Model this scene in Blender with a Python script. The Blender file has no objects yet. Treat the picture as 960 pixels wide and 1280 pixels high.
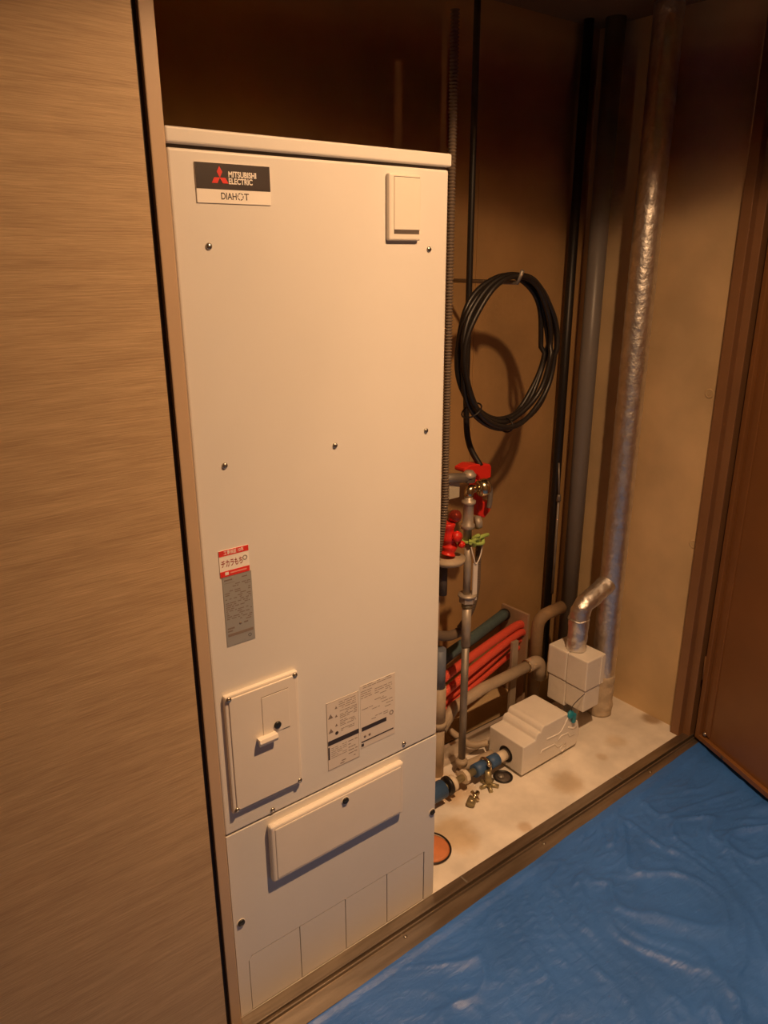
import bpy, bmesh, math, random
from mathutils import Vector, Matrix, noise
random.seed(4)
S = bpy.context.scene
COL = S.collection
PI = math.pi

# ------------------------------------------------------------ camera, world, light, exposure
cam = bpy.data.cameras.new('camera'); camo = bpy.data.objects.new('camera', cam); COL.objects.link(camo)
YAW, PITCH, ROLL, F = 0.6582, 0.3248, -0.0036, 951.4
cam.sensor_fit = 'VERTICAL'; cam.sensor_height = 36.0; cam.lens = F / 1280 * 36.0
cam.clip_start = 0.02
f0 = Vector((math.sin(YAW), math.cos(YAW), 0)); rt = Vector((math.cos(YAW), -math.sin(YAW), 0)); upv = Vector((0, 0, 1))
fw = f0 * math.cos(PITCH) - upv * math.sin(PITCH)
up = upv * math.cos(PITCH) + f0 * math.sin(PITCH)
r2 = rt * math.cos(ROLL) + up * math.sin(ROLL); u2 = up * math.cos(ROLL) - rt * math.sin(ROLL)
camo.matrix_world = Matrix(((r2.x, u2.x, -fw.x, -.537), (r2.y, u2.y, -fw.y, -1.251), (r2.z, u2.z, -fw.z, 1.700), (0, 0, 0, 1)))
S.camera = camo

w = bpy.data.worlds.new('world'); S.world = w; w.use_nodes = True
w.node_tree.nodes['Background'].inputs[0].default_value = (1, .45, .16, 1)
w.node_tree.nodes['Background'].inputs[1].default_value = .004

LX, LY, LZ = .55, -.80, 2.40
ld = bpy.data.lights.new('downlight_lamp', 'POINT'); lo = bpy.data.objects.new('downlight_lamp', ld); COL.objects.link(lo)
ld.energy = 190; ld.color = (1, .58, .285); ld.shadow_soft_size = .03
lo.location = (LX, LY, LZ - .035)
# photometric profile of a recessed downlight: intensity against the angle from straight down, cut off near 76 degrees
ld.use_nodes = True; _n = ld.node_tree; _e = _n.nodes['Emission']
_t = _n.nodes.new('ShaderNodeTexCoord'); _s = _n.nodes.new('ShaderNodeSeparateXYZ'); _m = _n.nodes.new('ShaderNodeMath'); _m.operation = 'MULTIPLY'; _m.inputs[1].default_value = -1
_c = _n.nodes.new('ShaderNodeFloatCurve')
_n.links.new(_t.outputs['Normal'], _s.inputs[0]); _n.links.new(_s.outputs['Z'], _m.inputs[0]); _n.links.new(_m.outputs[0], _c.inputs['Value']); _n.links.new(_c.outputs[0], _e.inputs['Strength'])
_cv = _c.mapping.curves[0]
for _p in ((.27, .0), (.34, .15), (.48, .25), (.65, .345), (.78, .52), (.88, .82), (.93, .97)): _cv.points.new(*_p)
_cv.points[0].location = (0, 0); _cv.points[-1].location = (1, 1); _c.mapping.update()

S.view_settings.view_transform = 'Standard'; S.view_settings.look = 'None'
S.view_settings.gamma = 1; S.view_settings.use_curve_mapping = False
S.view_settings.exposure = 0.0

# ------------------------------------------------------------ materials
def mat(name, col, rough=.5, metal=0, var=0, vscale=8, bump=0, bscale=60, stretch=(1, 1, 1), coat=0, spec=.5, rvar=0):
    m = bpy.data.materials.new(name); m.use_nodes = True
    nt = m.node_tree; b = nt.nodes['Principled BSDF']
    b.inputs['Base Color'].default_value = (*col, 1); b.inputs['Roughness'].default_value = rough
    b.inputs['Metallic'].default_value = metal; b.inputs['Coat Weight'].default_value = coat
    b.inputs['Specular IOR Level'].default_value = spec
    tc = nt.nodes.new('ShaderNodeTexCoord'); mp = nt.nodes.new('ShaderNodeMapping')
    mp.inputs['Scale'].default_value = stretch
    nt.links.new(tc.outputs['Object'], mp.inputs[0])
    n = nt.nodes.new('ShaderNodeTexNoise'); n.inputs['Scale'].default_value = vscale; n.inputs['Detail'].default_value = 6
    nt.links.new(mp.outputs[0], n.inputs[0])
    r = nt.nodes.new('ShaderNodeValToRGB')
    r.color_ramp.elements[0].position = .3; r.color_ramp.elements[1].position = .7
    v = max(var, .03)
    r.color_ramp.elements[0].color = (*[c * (1 - v) for c in col], 1)
    r.color_ramp.elements[1].color = (*[min(1, c * (1 + v)) for c in col], 1)
    nt.links.new(n.outputs['Fac'], r.inputs[0]); nt.links.new(r.outputs[0], b.inputs['Base Color'])
    if rvar:
        mr = nt.nodes.new('ShaderNodeMapRange'); mr.inputs['To Min'].default_value = rough - rvar; mr.inputs['To Max'].default_value = rough + rvar
        nt.links.new(n.outputs['Fac'], mr.inputs[0]); nt.links.new(mr.outputs[0], b.inputs['Roughness'])
    if bump:
        n2 = nt.nodes.new('ShaderNodeTexNoise'); n2.inputs['Scale'].default_value = bscale; n2.inputs['Detail'].default_value = 5
        nt.links.new(mp.outputs[0], n2.inputs[0])
        bp = nt.nodes.new('ShaderNodeBump'); bp.inputs['Strength'].default_value = bump; bp.inputs['Distance'].default_value = .004
        nt.links.new(n2.outputs['Fac'], bp.inputs['Height']); nt.links.new(bp.outputs[0], b.inputs['Normal'])
    return m

def stained(m, spots):
    """soft-edged stains of their own fixed shape on the concrete: spots = (x, y, z, radius, rgb multiplier)"""
    nt = m.node_tree; b = nt.nodes['Principled BSDF']
    src = b.inputs['Base Color'].links[0].from_socket
    tc = nt.nodes.new('ShaderNodeTexCoord')
    nz = nt.nodes.new('ShaderNodeTexNoise'); nz.inputs['Scale'].default_value = 14; nz.inputs['Detail'].default_value = 4
    nt.links.new(tc.outputs['Object'], nz.inputs[0])
    for (x, y, z, rad, c) in spots:
        vm = nt.nodes.new('ShaderNodeVectorMath'); vm.operation = 'DISTANCE'; vm.inputs[1].default_value = (x, y, z)
        nt.links.new(tc.outputs['Object'], vm.inputs[0])
        ma = nt.nodes.new('ShaderNodeMath'); ma.operation = 'MULTIPLY_ADD'; ma.inputs[1].default_value = rad * .9
        nt.links.new(nz.outputs['Fac'], ma.inputs[0]); nt.links.new(vm.outputs['Value'], ma.inputs[2])
        mr = nt.nodes.new('ShaderNodeMapRange'); mr.interpolation_type = 'SMOOTHSTEP'
        mr.inputs['From Min'].default_value = rad * 1.5; mr.inputs['From Max'].default_value = rad * .8
        nt.links.new(ma.outputs[0], mr.inputs[0])
        mx = nt.nodes.new('ShaderNodeMix'); mx.data_type = 'RGBA'; mx.blend_type = 'MULTIPLY'
        mx.inputs['B'].default_value = (*c, 1)
        nt.links.new(mr.outputs[0], mx.inputs['Factor']); nt.links.new(src, mx.inputs['A'])
        src = mx.outputs['Result']
    nt.links.new(src, b.inputs['Base Color'])
    return m

M = {}
M['cream'] = mat('cream_enamel', (.76, .735, .70), .42, var=.015, vscale=3, bump=.03, bscale=400)
M['cream_plastic'] = mat('cream_plastic', (.80, .74, .67), .5)
M['gap'] = mat('gap_shadow_metal', (.10, .08, .07), .6)
M['dark_plate'] = mat('dark_brown_print', (.045, .035, .035), .35)
M['white_print'] = mat('white_print', (.92, .88, .82), .4)
M['red_print'] = mat('red_print', (.75, .04, .03), .4)
M['dark_red'] = mat('dark_red_print', (.30, .02, .015), .4)
M['ink'] = mat('dark_ink', (.04, .03, .03), .5)
M['soft_ink'] = mat('faded_ink', (.24, .19, .16), .5)
M['foil_label'] = mat('silver_label_film', (.42, .42, .40), .38, metal=.3)
M['screw'] = mat('zinc_screw', (.45, .42, .38), .3, metal=1)
M['black_plastic'] = mat('black_plastic', (.02, .02, .02), .35)
M['steel'] = mat('brushed_sill_steel', (.34, .28, .22), .36, metal=.85, var=.2, vscale=18, stretch=(.3, 3, 3), bump=.1, bscale=40, rvar=.1)
M['frame_paint'] = mat('beige_frame_paint', (.54, .39, .26), .45, var=.03)
M['brown_paint'] = mat('brown_door_paint', (.22, .095, .032), .42, var=.10, vscale=4, rvar=.08)
M['jamb_paint'] = mat('brown_jamb_paint', (.24, .12, .055), .42, var=.06)
M['dark_reveal'] = mat('dark_reveal_backing', (.035, .018, .01), .6)  # near-black backing of the recess beside the wall panel
M['foam'] = mat('white_foam', (.86, .82, .76), .75, var=.03, vscale=20, bump=.25, bscale=220)
M['foil'] = mat('crinkled_foil', (.82, .80, .78), .42, metal=1, var=.10, vscale=30, bump=.7, bscale=70, rvar=.08)
M['cloth_wrap'] = mat('glass_cloth_wrap', (.55, .45, .33), .8, var=.15, vscale=40, bump=.4, bscale=120)
M['grey_pvc'] = mat('grey_pipe_plastic', (.22, .20, .19), .38, var=.05)
M['slate_pvc'] = mat('slate_blue_pipe_plastic', (.16, .19, .25), .5, var=.08)
M['beige_pvc'] = mat('beige_pipe_sleeve', (.46, .37, .27), .55, var=.10, vscale=20, bump=.1)
M['strut_steel'] = mat('dull_strut_steel', (.42, .34, .26), .6, metal=.2, var=.15)
M['galv'] = mat('galvanised_steel', (.30, .27, .24), .5, metal=.6, var=.15, vscale=25, rvar=.1)
M['pale_steel'] = mat('pale_riser_steel', (.48, .42, .35), .45, metal=.35, var=.2, vscale=22)
M['brass'] = mat('nickel_brass', (.68, .56, .38), .22, metal=1)
M['dull_brass'] = mat('dull_brass', (.40, .34, .2), .45, metal=.7, var=.2)
M['red_plastic'] = mat('red_plastic', (.75, .03, .02), .4)
M['red_hose'] = mat('orange_red_hose', (.78, .10, .06), .5, var=.06, vscale=15)
M['teal_hose'] = mat('dark_teal_foam_hose', (.075, .12, .13), .8, var=.1, vscale=30, bump=.2)
M['black_rubber'] = mat('black_rubber', (.016, .013, .012), .42)
M['blue_tape'] = mat('blue_tape', (.045, .11, .25), .5, var=.1)
M['ivory'] = mat('ivory_coupling', (.78, .68, .54), .5, var=.05)
M['conduit'] = mat('grey_conduit', (.17, .125, .09), .7)
M['green'] = mat('green_ribbon', (.38, .52, .12), .6)
M['string'] = mat('white_string', (.8, .75, .7), .8)
M['board'] = mat('pale_board', (.42, .28, .18), .85, var=.12, vscale=10, bump=.2)
M['brown_lagging'] = mat('brown_lagging', (.30, .20, .11), .7, var=.2, vscale=14)
M['teal_tag'] = mat('teal_plastic', (.02, .27, .38), .45)
M['orange'] = mat('orange_rubber', (.62, .22, .09), .6, var=.12, vscale=25)
M['plaster'] = mat('hall_plaster', (.24, .16, .09), .8, var=.05)
M['conc_back'] = mat('brown_concrete_wall', (.45, .27, .11), .85, var=.2, vscale=3, bump=.25, bscale=35)  # browner and darker than the side wall concrete
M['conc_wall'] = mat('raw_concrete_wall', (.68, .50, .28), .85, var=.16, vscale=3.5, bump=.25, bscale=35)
M['conc_floor'] = stained(mat('concrete_floor', (.80, .75, .68), .72, var=.16, vscale=9, bump=.18, bscale=50),
    [(1.27, .075, 0, .075, (.74, .66, .56)), (.80, .13, 0, .10, (.86, .74, .58)), (1.0, .02, 0, .03, (.8, .7, .6)), (1.60, .12, 0, .05, (.88, .82, .74)), (.93, .30, 0, .10, (.80, .66, .5)), (1.48, .09, 0, .028, (.85, .78, .7)), (1.83, .12, 0, .05, (.5, .4, .3))])
M['trench'] = mat('shade_dark_concrete', (.018, .012, .008), .9)  # deep shade of the trench put into the colour, near black
M['lamp'] = mat('lamp_lens', (1, .8, .6), .5)
e = M['lamp'].node_tree.nodes['Principled BSDF']; e.inputs['Emission Color'].default_value = (1, .6, .33, 1); e.inputs['Emission Strength'].default_value = 12

def wallpaper():
    m = bpy.data.materials.new('streaked_wall_covering'); m.use_nodes = True; nt = m.node_tree
    b = nt.nodes['Principled BSDF']; b.inputs['Roughness'].default_value = .55
    tc = nt.nodes.new('ShaderNodeTexCoord')
    def streak(sx, sz, detail):
        mp = nt.nodes.new('ShaderNodeMapping'); mp.inputs['Scale'].default_value = (sx, sx, sz)
        nt.links.new(tc.outputs['Object'], mp.inputs[0])
        n = nt.nodes.new('ShaderNodeTexNoise'); n.inputs['Scale'].default_value = 1; n.inputs['Detail'].default_value = detail
        n.inputs['Roughness'].default_value = .65
        nt.links.new(mp.outputs[0], n.inputs[0]); return n
    a = streak(14, 420, 3); c = streak(5, 60, 4)
    r = nt.nodes.new('ShaderNodeValToRGB')
    r.color_ramp.elements[0].position = .32; r.color_ramp.elements[1].position = .68
    r.color_ramp.elements[0].color = (.40, .265, .145, 1); r.color_ramp.elements[1].color = (.64, .455, .26, 1)
    mx = nt.nodes.new('ShaderNodeMath'); mx.operation = 'MULTIPLY_ADD'; mx.inputs[1].default_value = .45
    nt.links.new(c.outputs['Fac'], mx.inputs[0])
    m2 = nt.nodes.new('ShaderNodeMath'); m2.operation = 'MULTIPLY'; m2.inputs[1].default_value = .55
    nt.links.new(a.outputs['Fac'], m2.inputs[0]); nt.links.new(m2.outputs[0], mx.inputs[2])
    nt.links.new(mx.outputs[0], r.inputs[0]); nt.links.new(r.outputs[0], b.inputs['Base Color'])
    bp = nt.nodes.new('ShaderNodeBump'); bp.inputs['Strength'].default_value = .35; bp.inputs['Distance'].default_value = .0015
    nt.links.new(a.outputs['Fac'], bp.inputs['Height']); nt.links.new(bp.outputs[0], b.inputs['Normal'])
    return m
M['wallpaper'] = wallpaper()

def tarp_mat():
    m = mat('blue_tarp_film', (.038, .155, .56), .44, var=.12, vscale=5, spec=.6, rvar=.08)
    nt = m.node_tree; b = nt.nodes['Principled BSDF']
    tc = nt.nodes.new('ShaderNodeTexCoord')
    wv = []
    for ax in ('X', 'Y'):
        wn = nt.nodes.new('ShaderNodeTexWave'); wn.bands_direction = ax; wn.inputs['Scale'].default_value = 120
        nt.links.new(tc.outputs['Object'], wn.inputs[0]); wv.append(wn)
    ad = nt.nodes.new('ShaderNodeMath'); ad.operation = 'ADD'
    nt.links.new(wv[0].outputs['Fac'], ad.inputs[0]); nt.links.new(wv[1].outputs['Fac'], ad.inputs[1])
    n = nt.nodes.new('ShaderNodeTexNoise'); n.inputs['Scale'].default_value = 1; n.inputs['Detail'].default_value = 6; n.inputs['Distortion'].default_value = .6
    mq = nt.nodes.new('ShaderNodeMapping'); mq.inputs['Scale'].default_value = (16, 48, 20); mq.inputs['Rotation'].default_value = (0, 0, -.5)
    nt.links.new(tc.outputs['Object'], mq.inputs[0]); nt.links.new(mq.outputs[0], n.inputs[0])
    b1 = nt.nodes.new('ShaderNodeBump'); b1.inputs['Strength'].default_value = .12; b1.inputs['Distance'].default_value = .0006
    nt.links.new(ad.outputs[0], b1.inputs['Height'])
    b2 = nt.nodes.new('ShaderNodeBump'); b2.inputs['Strength'].default_value = .8; b2.inputs['Distance'].default_value = .0045
    nt.links.new(n.outputs['Fac'], b2.inputs['Height']); nt.links.new(b1.outputs[0], b2.inputs['Normal'])
    nt.links.new(b2.outputs[0], b.inputs['Normal'])
    return m
M['tarp'] = tarp_mat()

# ------------------------------------------------------------ helpers
def add_box(bm, x0, x1, y0, y1, z0, z1, bev=0, seg=2):
    t = bmesh.new()
    v = [t.verts.new((x, y, z)) for x in (x0, x1) for y in (y0, y1) for z in (z0, z1)]
    for f in ((0, 1, 3, 2), (4, 6, 7, 5), (0, 4, 5, 1), (2, 3, 7, 6), (0, 2, 6, 4), (1, 5, 7, 3)): t.faces.new([v[i] for i in f])
    if bev: bmesh.ops.bevel(t, geom=t.edges[:], offset=bev, segments=seg, affect='EDGES', profile=.5)
    me = bpy.data.meshes.new('t'); t.to_mesh(me); t.free(); bm.from_mesh(me); bpy.data.meshes.remove(me)
def add_prism(bm, pts, axis, a, b, bev=0, seg=2):
    """closed outline extruded along axis 'x','y' or 'z' from a to b"""
    t = bmesh.new()
    def P(p, q): return {'x': (q, p[0], p[1]), 'y': (p[0], q, p[1]), 'z': (p[0], p[1], q)}[axis]
    A = [t.verts.new(P(p, a)) for p in pts]; B = [t.verts.new(P(p, b)) for p in pts]; n = len(pts)
    t.faces.new(A); t.faces.new(B[::-1])
    for i in range(n): t.faces.new((A[i], B[i], B[(i + 1) % n], A[(i + 1) % n]))
    bmesh.ops.recalc_face_normals(t, faces=t.faces)
    if bev: bmesh.ops.bevel(t, geom=t.edges[:], offset=bev, segments=seg, affect='EDGES', profile=.5)
    me = bpy.data.meshes.new('t'); t.to_mesh(me); t.free(); bm.from_mesh(me); bpy.data.meshes.remove(me)
def smooth_path(pts, n=8):
    pts = [Vector(p) for p in pts]
    if len(pts) < 3: return pts
    out = []
    for i in range(len(pts) - 1):
        p0 = pts[max(i - 1, 0)]; p1 = pts[i]; p2 = pts[i + 1]; p3 = pts[min(i + 2, len(pts) - 1)]
        for k in range(n):
            t = k / n
            out.append(.5 * ((2 * p1) + (-p0 + p2) * t + (2 * p0 - 5 * p1 + 4 * p2 - p3) * t * t + (-p0 + 3 * p1 - 3 * p2 + p3) * t ** 3))
    out.append(pts[-1]); return out
def round_corners(pts, rad, n=6):
    pts = [Vector(p) for p in pts]; out = [pts[0]]
    for i in range(1, len(pts) - 1):
        a = (pts[i - 1] - pts[i]); b = (pts[i + 1] - pts[i]); r = min(rad, a.length * .49, b.length * .49)
        A = pts[i] + a.normalized() * r; B = pts[i] + b.normalized() * r
        for k in range(n + 1):
            t = k / n; out.append(A * (1 - t) ** 2 + pts[i] * 2 * t * (1 - t) + B * t * t)
    out.append(pts[-1]); return out
def add_tube(bm, path, rad, seg=16, jitter=0, closed=False):
    """rad: number or function of index"""
    path = [Vector(p) for p in path]; n = len(path); rings = []
    prev = None
    for i, p in enumerate(path):
        if closed: d = path[(i + 1) % n] - path[i - 1]
        else: d = path[min(i + 1, n - 1)] - path[max(i - 1, 0)]
        d.normalize()
        if prev is None:
            a = Vector((0, 0, 1)) if abs(d.z) < .9 else Vector((1, 0, 0)); u = d.cross(a).normalized()
        else: u = (prev - d * prev.dot(d)).normalized()
        prev = u; v = d.cross(u); r = rad(i) if callable(rad) else rad
        ring = []
        for k in range(seg):
            t = 2 * PI * k / seg; q = p + (u * math.cos(t) + v * math.sin(t)) * r
            if jitter:
                q += (u * math.cos(t) + v * math.sin(t)) * jitter * (noise.noise(q * 38) + .6 * noise.noise(q * 90))
            ring.append(bm.verts.new(q))
        rings.append(ring)
    m = n if closed else n - 1
    for i in range(m):
        A, B = rings[i], rings[(i + 1) % n]
        for k in range(seg): bm.faces.new((A[k], A[(k + 1) % seg], B[(k + 1) % seg], B[k])).smooth = True
    if not closed: bm.faces.new(rings[0][::-1]); bm.faces.new(rings[-1])
def add_lathe(bm, prof, org=(0, 0, 0), axis=(0, 0, 1), seg=24, smooth=True, ring=False):
    """prof: list of (radius, height) along axis"""
    ax = Vector(axis).normalized(); a = Vector((0, 0, 1)) if abs(ax.z) < .9 else Vector((1, 0, 0))
    u = ax.cross(a).normalized(); v = ax.cross(u); org = Vector(org); R = []
    for r, h in prof:
        R.append([bm.verts.new(org + ax * h + (u * math.cos(2 * PI * k / seg) + v * math.sin(2 * PI * k / seg)) * max(r, 1e-4)) for k in range(seg)])
    if ring: R.append(R[0])
    for A, B in zip(R, R[1:]):
        for k in range(seg): bm.faces.new((A[k], A[(k + 1) % seg], B[(k + 1) % seg], B[k])).smooth = smooth
    if not ring: bm.faces.new(R[0][::-1]); bm.faces.new(R[-1])
def bx(*a, **k): bm = bmesh.new(); add_box(bm, *a, **k); return bm
def pr(*a, **k): bm = bmesh.new(); add_prism(bm, *a, **k); return bm
def tb(*a, **k): bm = bmesh.new(); add_tube(bm, *a, **k); return bm
def lt(*a, **k): bm = bmesh.new(); add_lathe(bm, *a, **k); return bm
def obj(name, bm, m, parent=None, label=None, flat=False):
    bmesh.ops.recalc_face_normals(bm, faces=bm.faces)
    me = bpy.data.meshes.new(name); bm.to_mesh(me); bm.free()
    me.materials.append(m if not isinstance(m, str) else M[m])
    o = bpy.data.objects.new(name, me); COL.objects.link(o)
    if parent: o.parent = parent; o.matrix_parent_inverse = Matrix.Translation(-parent.location) if parent.type == 'EMPTY' else Matrix()
    if label: o['label'] = label
    return o
def thing(name, label, cat, loc=(0, 0, 0), group=None):
    o = bpy.data.objects.new(name, None); COL.objects.link(o); o.location = loc; o.empty_display_size = .05
    o['label'] = label; o['category'] = cat
    if group: o['group'] = group
    return o
def tag(o, label, cat, group=None):
    o['label'] = label; o['category'] = cat
    if group: o['group'] = group
    return o
def struct(name, bm, m, parent=None):
    o = obj(name, bm, m, parent)
    if not parent: o['kind'] = 'structure'
    return o
def text(name, s, size, x, y, z, m, parent, width=None, bold=0, shear=0):
    """flat lettering facing -y, left/bottom at (x, z); width rescales it"""
    c = bpy.data.curves.new('txt', 'FONT'); c.body = s; c.size = size; c.extrude = .00015; c.offset = bold; c.shear = shear
    t = bpy.data.objects.new('txt', c); COL.objects.link(t)
    bpy.context.view_layer.update()
    me = bpy.data.meshes.new_from_object(t.evaluated_get(bpy.context.evaluated_depsgraph_get()))
    bpy.data.objects.remove(t); bpy.data.curves.remove(c)
    xs = [v.co.x for v in me.vertices]; zs = [v.co.y for v in me.vertices]
    x0, x1 = min(xs), max(xs); z0 = min(zs); k = (width / (x1 - x0)) if width else 1
    for v in me.vertices:
        a, b, d = v.co; v.co = (x + (a - x0) * k, y - d, z + (b - z0))
    me.name = name; me.materials.clear(); me.materials.append(M[m])
    o = bpy.data.objects.new(name, me); COL.objects.link(o)
    o.parent = parent
    root = parent if parent.type == 'EMPTY' else parent.parent
    if parent.type == 'EMPTY': o.matrix_parent_inverse = Matrix.Translation(-parent.location)
    return o

# ------------------------------------------------------------ the setting
CZ = 2.42                                                    # ceiling height
struct('floor', bx(-1.7, 2.7, -1.95, -.10, -.14, -.012), 'plaster')
cf = bmesh.new()
add_box(cf, -.15, 1.845, .0, .43, -.14, .0)
struct('floor_closet', cf, 'conc_floor')
tr = bmesh.new(); add_box(tr, -.15, 1.845, .43, .55, -.30, -.26); add_box(tr, -.15, 1.845, .55, .6305, -.30, .0)
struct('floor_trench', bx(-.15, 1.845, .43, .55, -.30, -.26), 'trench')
tr.free()
struct('trim_1', bx(-.15, 1.8, .55, .632, -.30, .035, bev=.004), 'conc_wall')
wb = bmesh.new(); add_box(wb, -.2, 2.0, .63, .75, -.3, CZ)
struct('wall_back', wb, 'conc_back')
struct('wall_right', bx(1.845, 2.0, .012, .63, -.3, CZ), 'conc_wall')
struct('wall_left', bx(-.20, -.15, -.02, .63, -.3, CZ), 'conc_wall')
struct('ceiling', bx(-1.7, 2.7, -1.95, .75, CZ, CZ + .08), 'plaster')
struct('wall_front', bx(-1.7, -.0625, -.066, -.052, -.012, CZ), 'wallpaper')
struct('wall_hall_left', bx(-1.76, -1.7, -1.95, .0, -.012, CZ), 'plaster')
struct('wall_hall_back', bx(-1.7, 2.7, -2.01, -1.95, -.012, CZ), 'plaster')
struct('wall_hall_right', bx(2.7, 2.76, -1.95, .0, -.012, CZ), 'plaster')
struct('wall_front_right', bx(1.90, 2.7, -.02, .012, -.012, CZ), 'plaster')
# recessed dark reveal behind the wall panel, then the beige post, the brown jamb, the steel sill
struct('trim_2', bx(-.1495, -.031, -.011, .02, -.012, CZ), 'dark_reveal')
struct('trim_3', bx(-.0335, -.0085, -.020, .03, -.012, CZ, bev=.002), 'frame_paint')
jm = bmesh.new(); add_box(jm, 1.808, 1.845, -.004, .03, -.012, CZ, bev=.002); add_box(jm, 1.84, 1.90, -.030, .012, -.012, CZ, bev=.002)
struct('trim_4', jm, 'jamb_paint')
sill = struct('trim_5', pr([(.0, -.012), (.0, .0), (-.030, .001), (-.033, .004), (-.0365, .004), (-.0375, -.009), (-.0445, -.009), (-.0455, .003), (-.049, .003), (-.051, -.003), (-.102, -.005), (-.106, -.012)], 'x', -.15, 1.86), 'steel')
for x in (.45, .997, 1.55):
    obj('screw', lt([(.0, 0), (.0055, 0), (.0055, .001), (.003, .0028), (.0, .003)], (x, -.0600, -.0040), (0, 0, 1), 12), 'screw', sill)
for x in (.70, 1.43):
    obj('joint_cover', bx(x, x + .006, -.030, -.001, .0005, .0018), 'galv', sill)
struct('trim_6', bx(-.2, 1.90, -.03, .02, CZ - .05, CZ), 'jamb_paint')
wr = bpy.data.objects['wall_right']
for (y, z) in ((.072, 1.265), (.057, .738), (.38, 1.60), (.38, .9)):
    obj('form_tie_plug', lt([(.016, 0), (.016, .002), (.012, .003), (.010, .001)], (1.846, y, z), (-1, 0, 0), 16), 'conc_wall', wr)
wbk = bpy.data.objects['wall_back']
obj('formwork_seam', bx(1.30, 1.306, .6275, .631, .04, 2.0), 'conc_back', wbk)

# downlight in the hallway ceiling
dl = thing('downlight', 'round recessed ceiling downlight above the water heater door', 'light', (LX, LY, CZ))
obj('trim_ring', lt([(.05, 0), (.065, 0), (.065, -.006), (.05, -.004)], (LX, LY, CZ), (0, 0, 1), 32, ring=True), 'white_print', dl)
obj('lens', lt([(.0, 0), (.05, 0), (.05, -.003), (.0, -.003)], (LX, LY, CZ), (0, 0, 1), 32), 'lamp', dl)

# ------------------------------------------------------------ the tank unit
T = thing('water_heater_tank', 'tall cream metal hot water tank unit standing in the meter closet', 'water heater', (.3, .29, 0))
obj('body', bx(.003, .597, .012, .52, 0, 1.868, bev=.004), 'cream', T)
obj('seam_strip', bx(.004, .596, .006, .013, .001, 1.871), 'gap', T, 'dark shadow strip seen in the panel joints')
obj('front_panel', bx(.0, .6, .0, .0115, .5265, 1.864, bev=.0045, seg=3), 'cream', T)
obj('lid', bx(-.003, .603, -.006, .528, 1.8695, 1.894, bev=.004, seg=3), 'cream', T)
# lower cover with its cut for the knock-out plates
xs = [.032, .169, .303, .436, .563]; ZK = .165
lc = pr([(.001, .003), (.030, .003), (.030, ZK - .010), (.040, ZK + .002), (.5645, ZK + .002), (.5645, .003), (.599, .003), (.599, .5225), (.001, .5225)], 'y', .0, .0115)
lco = obj('lower_cover', lc, 'cream', T)
for i in range(4):
    a = xs[i] + (.0 if i == 0 else .0012); b = xs[i + 1] - .0012
    if i == 0: pts = [(a, .004), (b, .004), (b, ZK), (a + .010, ZK), (a, ZK - .010)]
    else: pts = [(a, .004), (b, .004), (b, ZK), (a, ZK)]
    obj('knockout_plate', pr(pts, 'y', .0005, .010), 'cream', lco)
def screw(x, z, par, y=0, r=.0058):
    bm = bmesh.new()
    add_lathe(bm, [(.0, 0), (r, 0), (r, .0016), (r * .7, .0036), (0, .0042)], (x, y, z), (0, -1, 0), 14)
    add_box(bm, x - r * .62, x + r * .62, y - .0048, y - .0030, z - .0008, z + .0008)
    return obj('screw', bm, 'screw', par)
for (x, z) in ((.06, 1.716), (.549, 1.712), (.06, 1.335), (.305, 1.336), (.548, 1.333), (.115, .537), (.49, .545)): screw(x, z, T)
def fastener(x, z, par, y=0, r=.0085):
    bm = bmesh.new()
    add_lathe(bm, [(.0, 0), (r, 0), (r, .0035), (r * .8, .005), (0, .005)], (x, y, z), (0, -1, 0), 20)
    add_box(bm, x - r * .7, x + r * .7, y - .0068, y - .0045, z - .0014, z + .0014)
    o = obj('quarter_turn_fastener', bm, 'black_plastic', par)
    obj('washer', lt([(r * .9, 0), (r * 1.25, 0), (r * 1.25, .0012), (r * .9, .0012)], (x, y, z - .0015), (0, -1, 0), 20, ring=True), 'cream_plastic', o)
fastener(.019, .279, lco); fastener(.589, .286, lco)
# raised inspection panel of the lower cover
rp = obj('raised_panel', bx(.098, .478, -.017, .001, .352, .507, bev=.0065, seg=3), 'cream_plastic', T)
obj('panel_face', bx(.109, .467, -.0185, -.016, .362, .497, bev=.002), 'cream_plastic', rp)
fastener(.297, .483, rp, -.0185)
# breaker cover
bc = obj('breaker_cover', bx(.018, .189, -.010, .001, .580, .865, bev=.003), 'cream_plastic', T)
obj('cover_face', bx(.026, .183, -.0125, -.009, .587, .858, bev=.0016), 'cream_plastic', bc)
obj('access_door', bx(.098, .162, -.0138, -.012, .741, .834, bev=.0006), 'cream_plastic', bc)
for a in ((.098, .162, .8345, .8353), (.098, .114, .7395, .7405), (.146, .162, .7395, .7405)):
    obj('door_groove', bx(a[0], a[1], -.0131, -.012, a[2], a[3]), 'gap', bc)
fb = lt([(.0, 0), (.0085, 0), (.0085, .004), (.006, .0055), (0, .0055)], (.1315, -.0125, .757), (0, -1, 0), 20)
obj('lock_knob', fb, 'black_plastic', bc, 'black round lock knob')
obj('pull_handle', pr([(-.012, .744), (-.025, .744), (-.028, .736), (-.025, .728), (-.021, .728), (-.020, .736), (-.012, .736)], 'x', .082, .126, bev=.001), 'cream_plastic', bc)
for (x, z) in ((.0265, .857), (.181, .857), (.0265, .589), (.181, .590)): screw(x, z, bc, -.0105, .0062)
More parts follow.
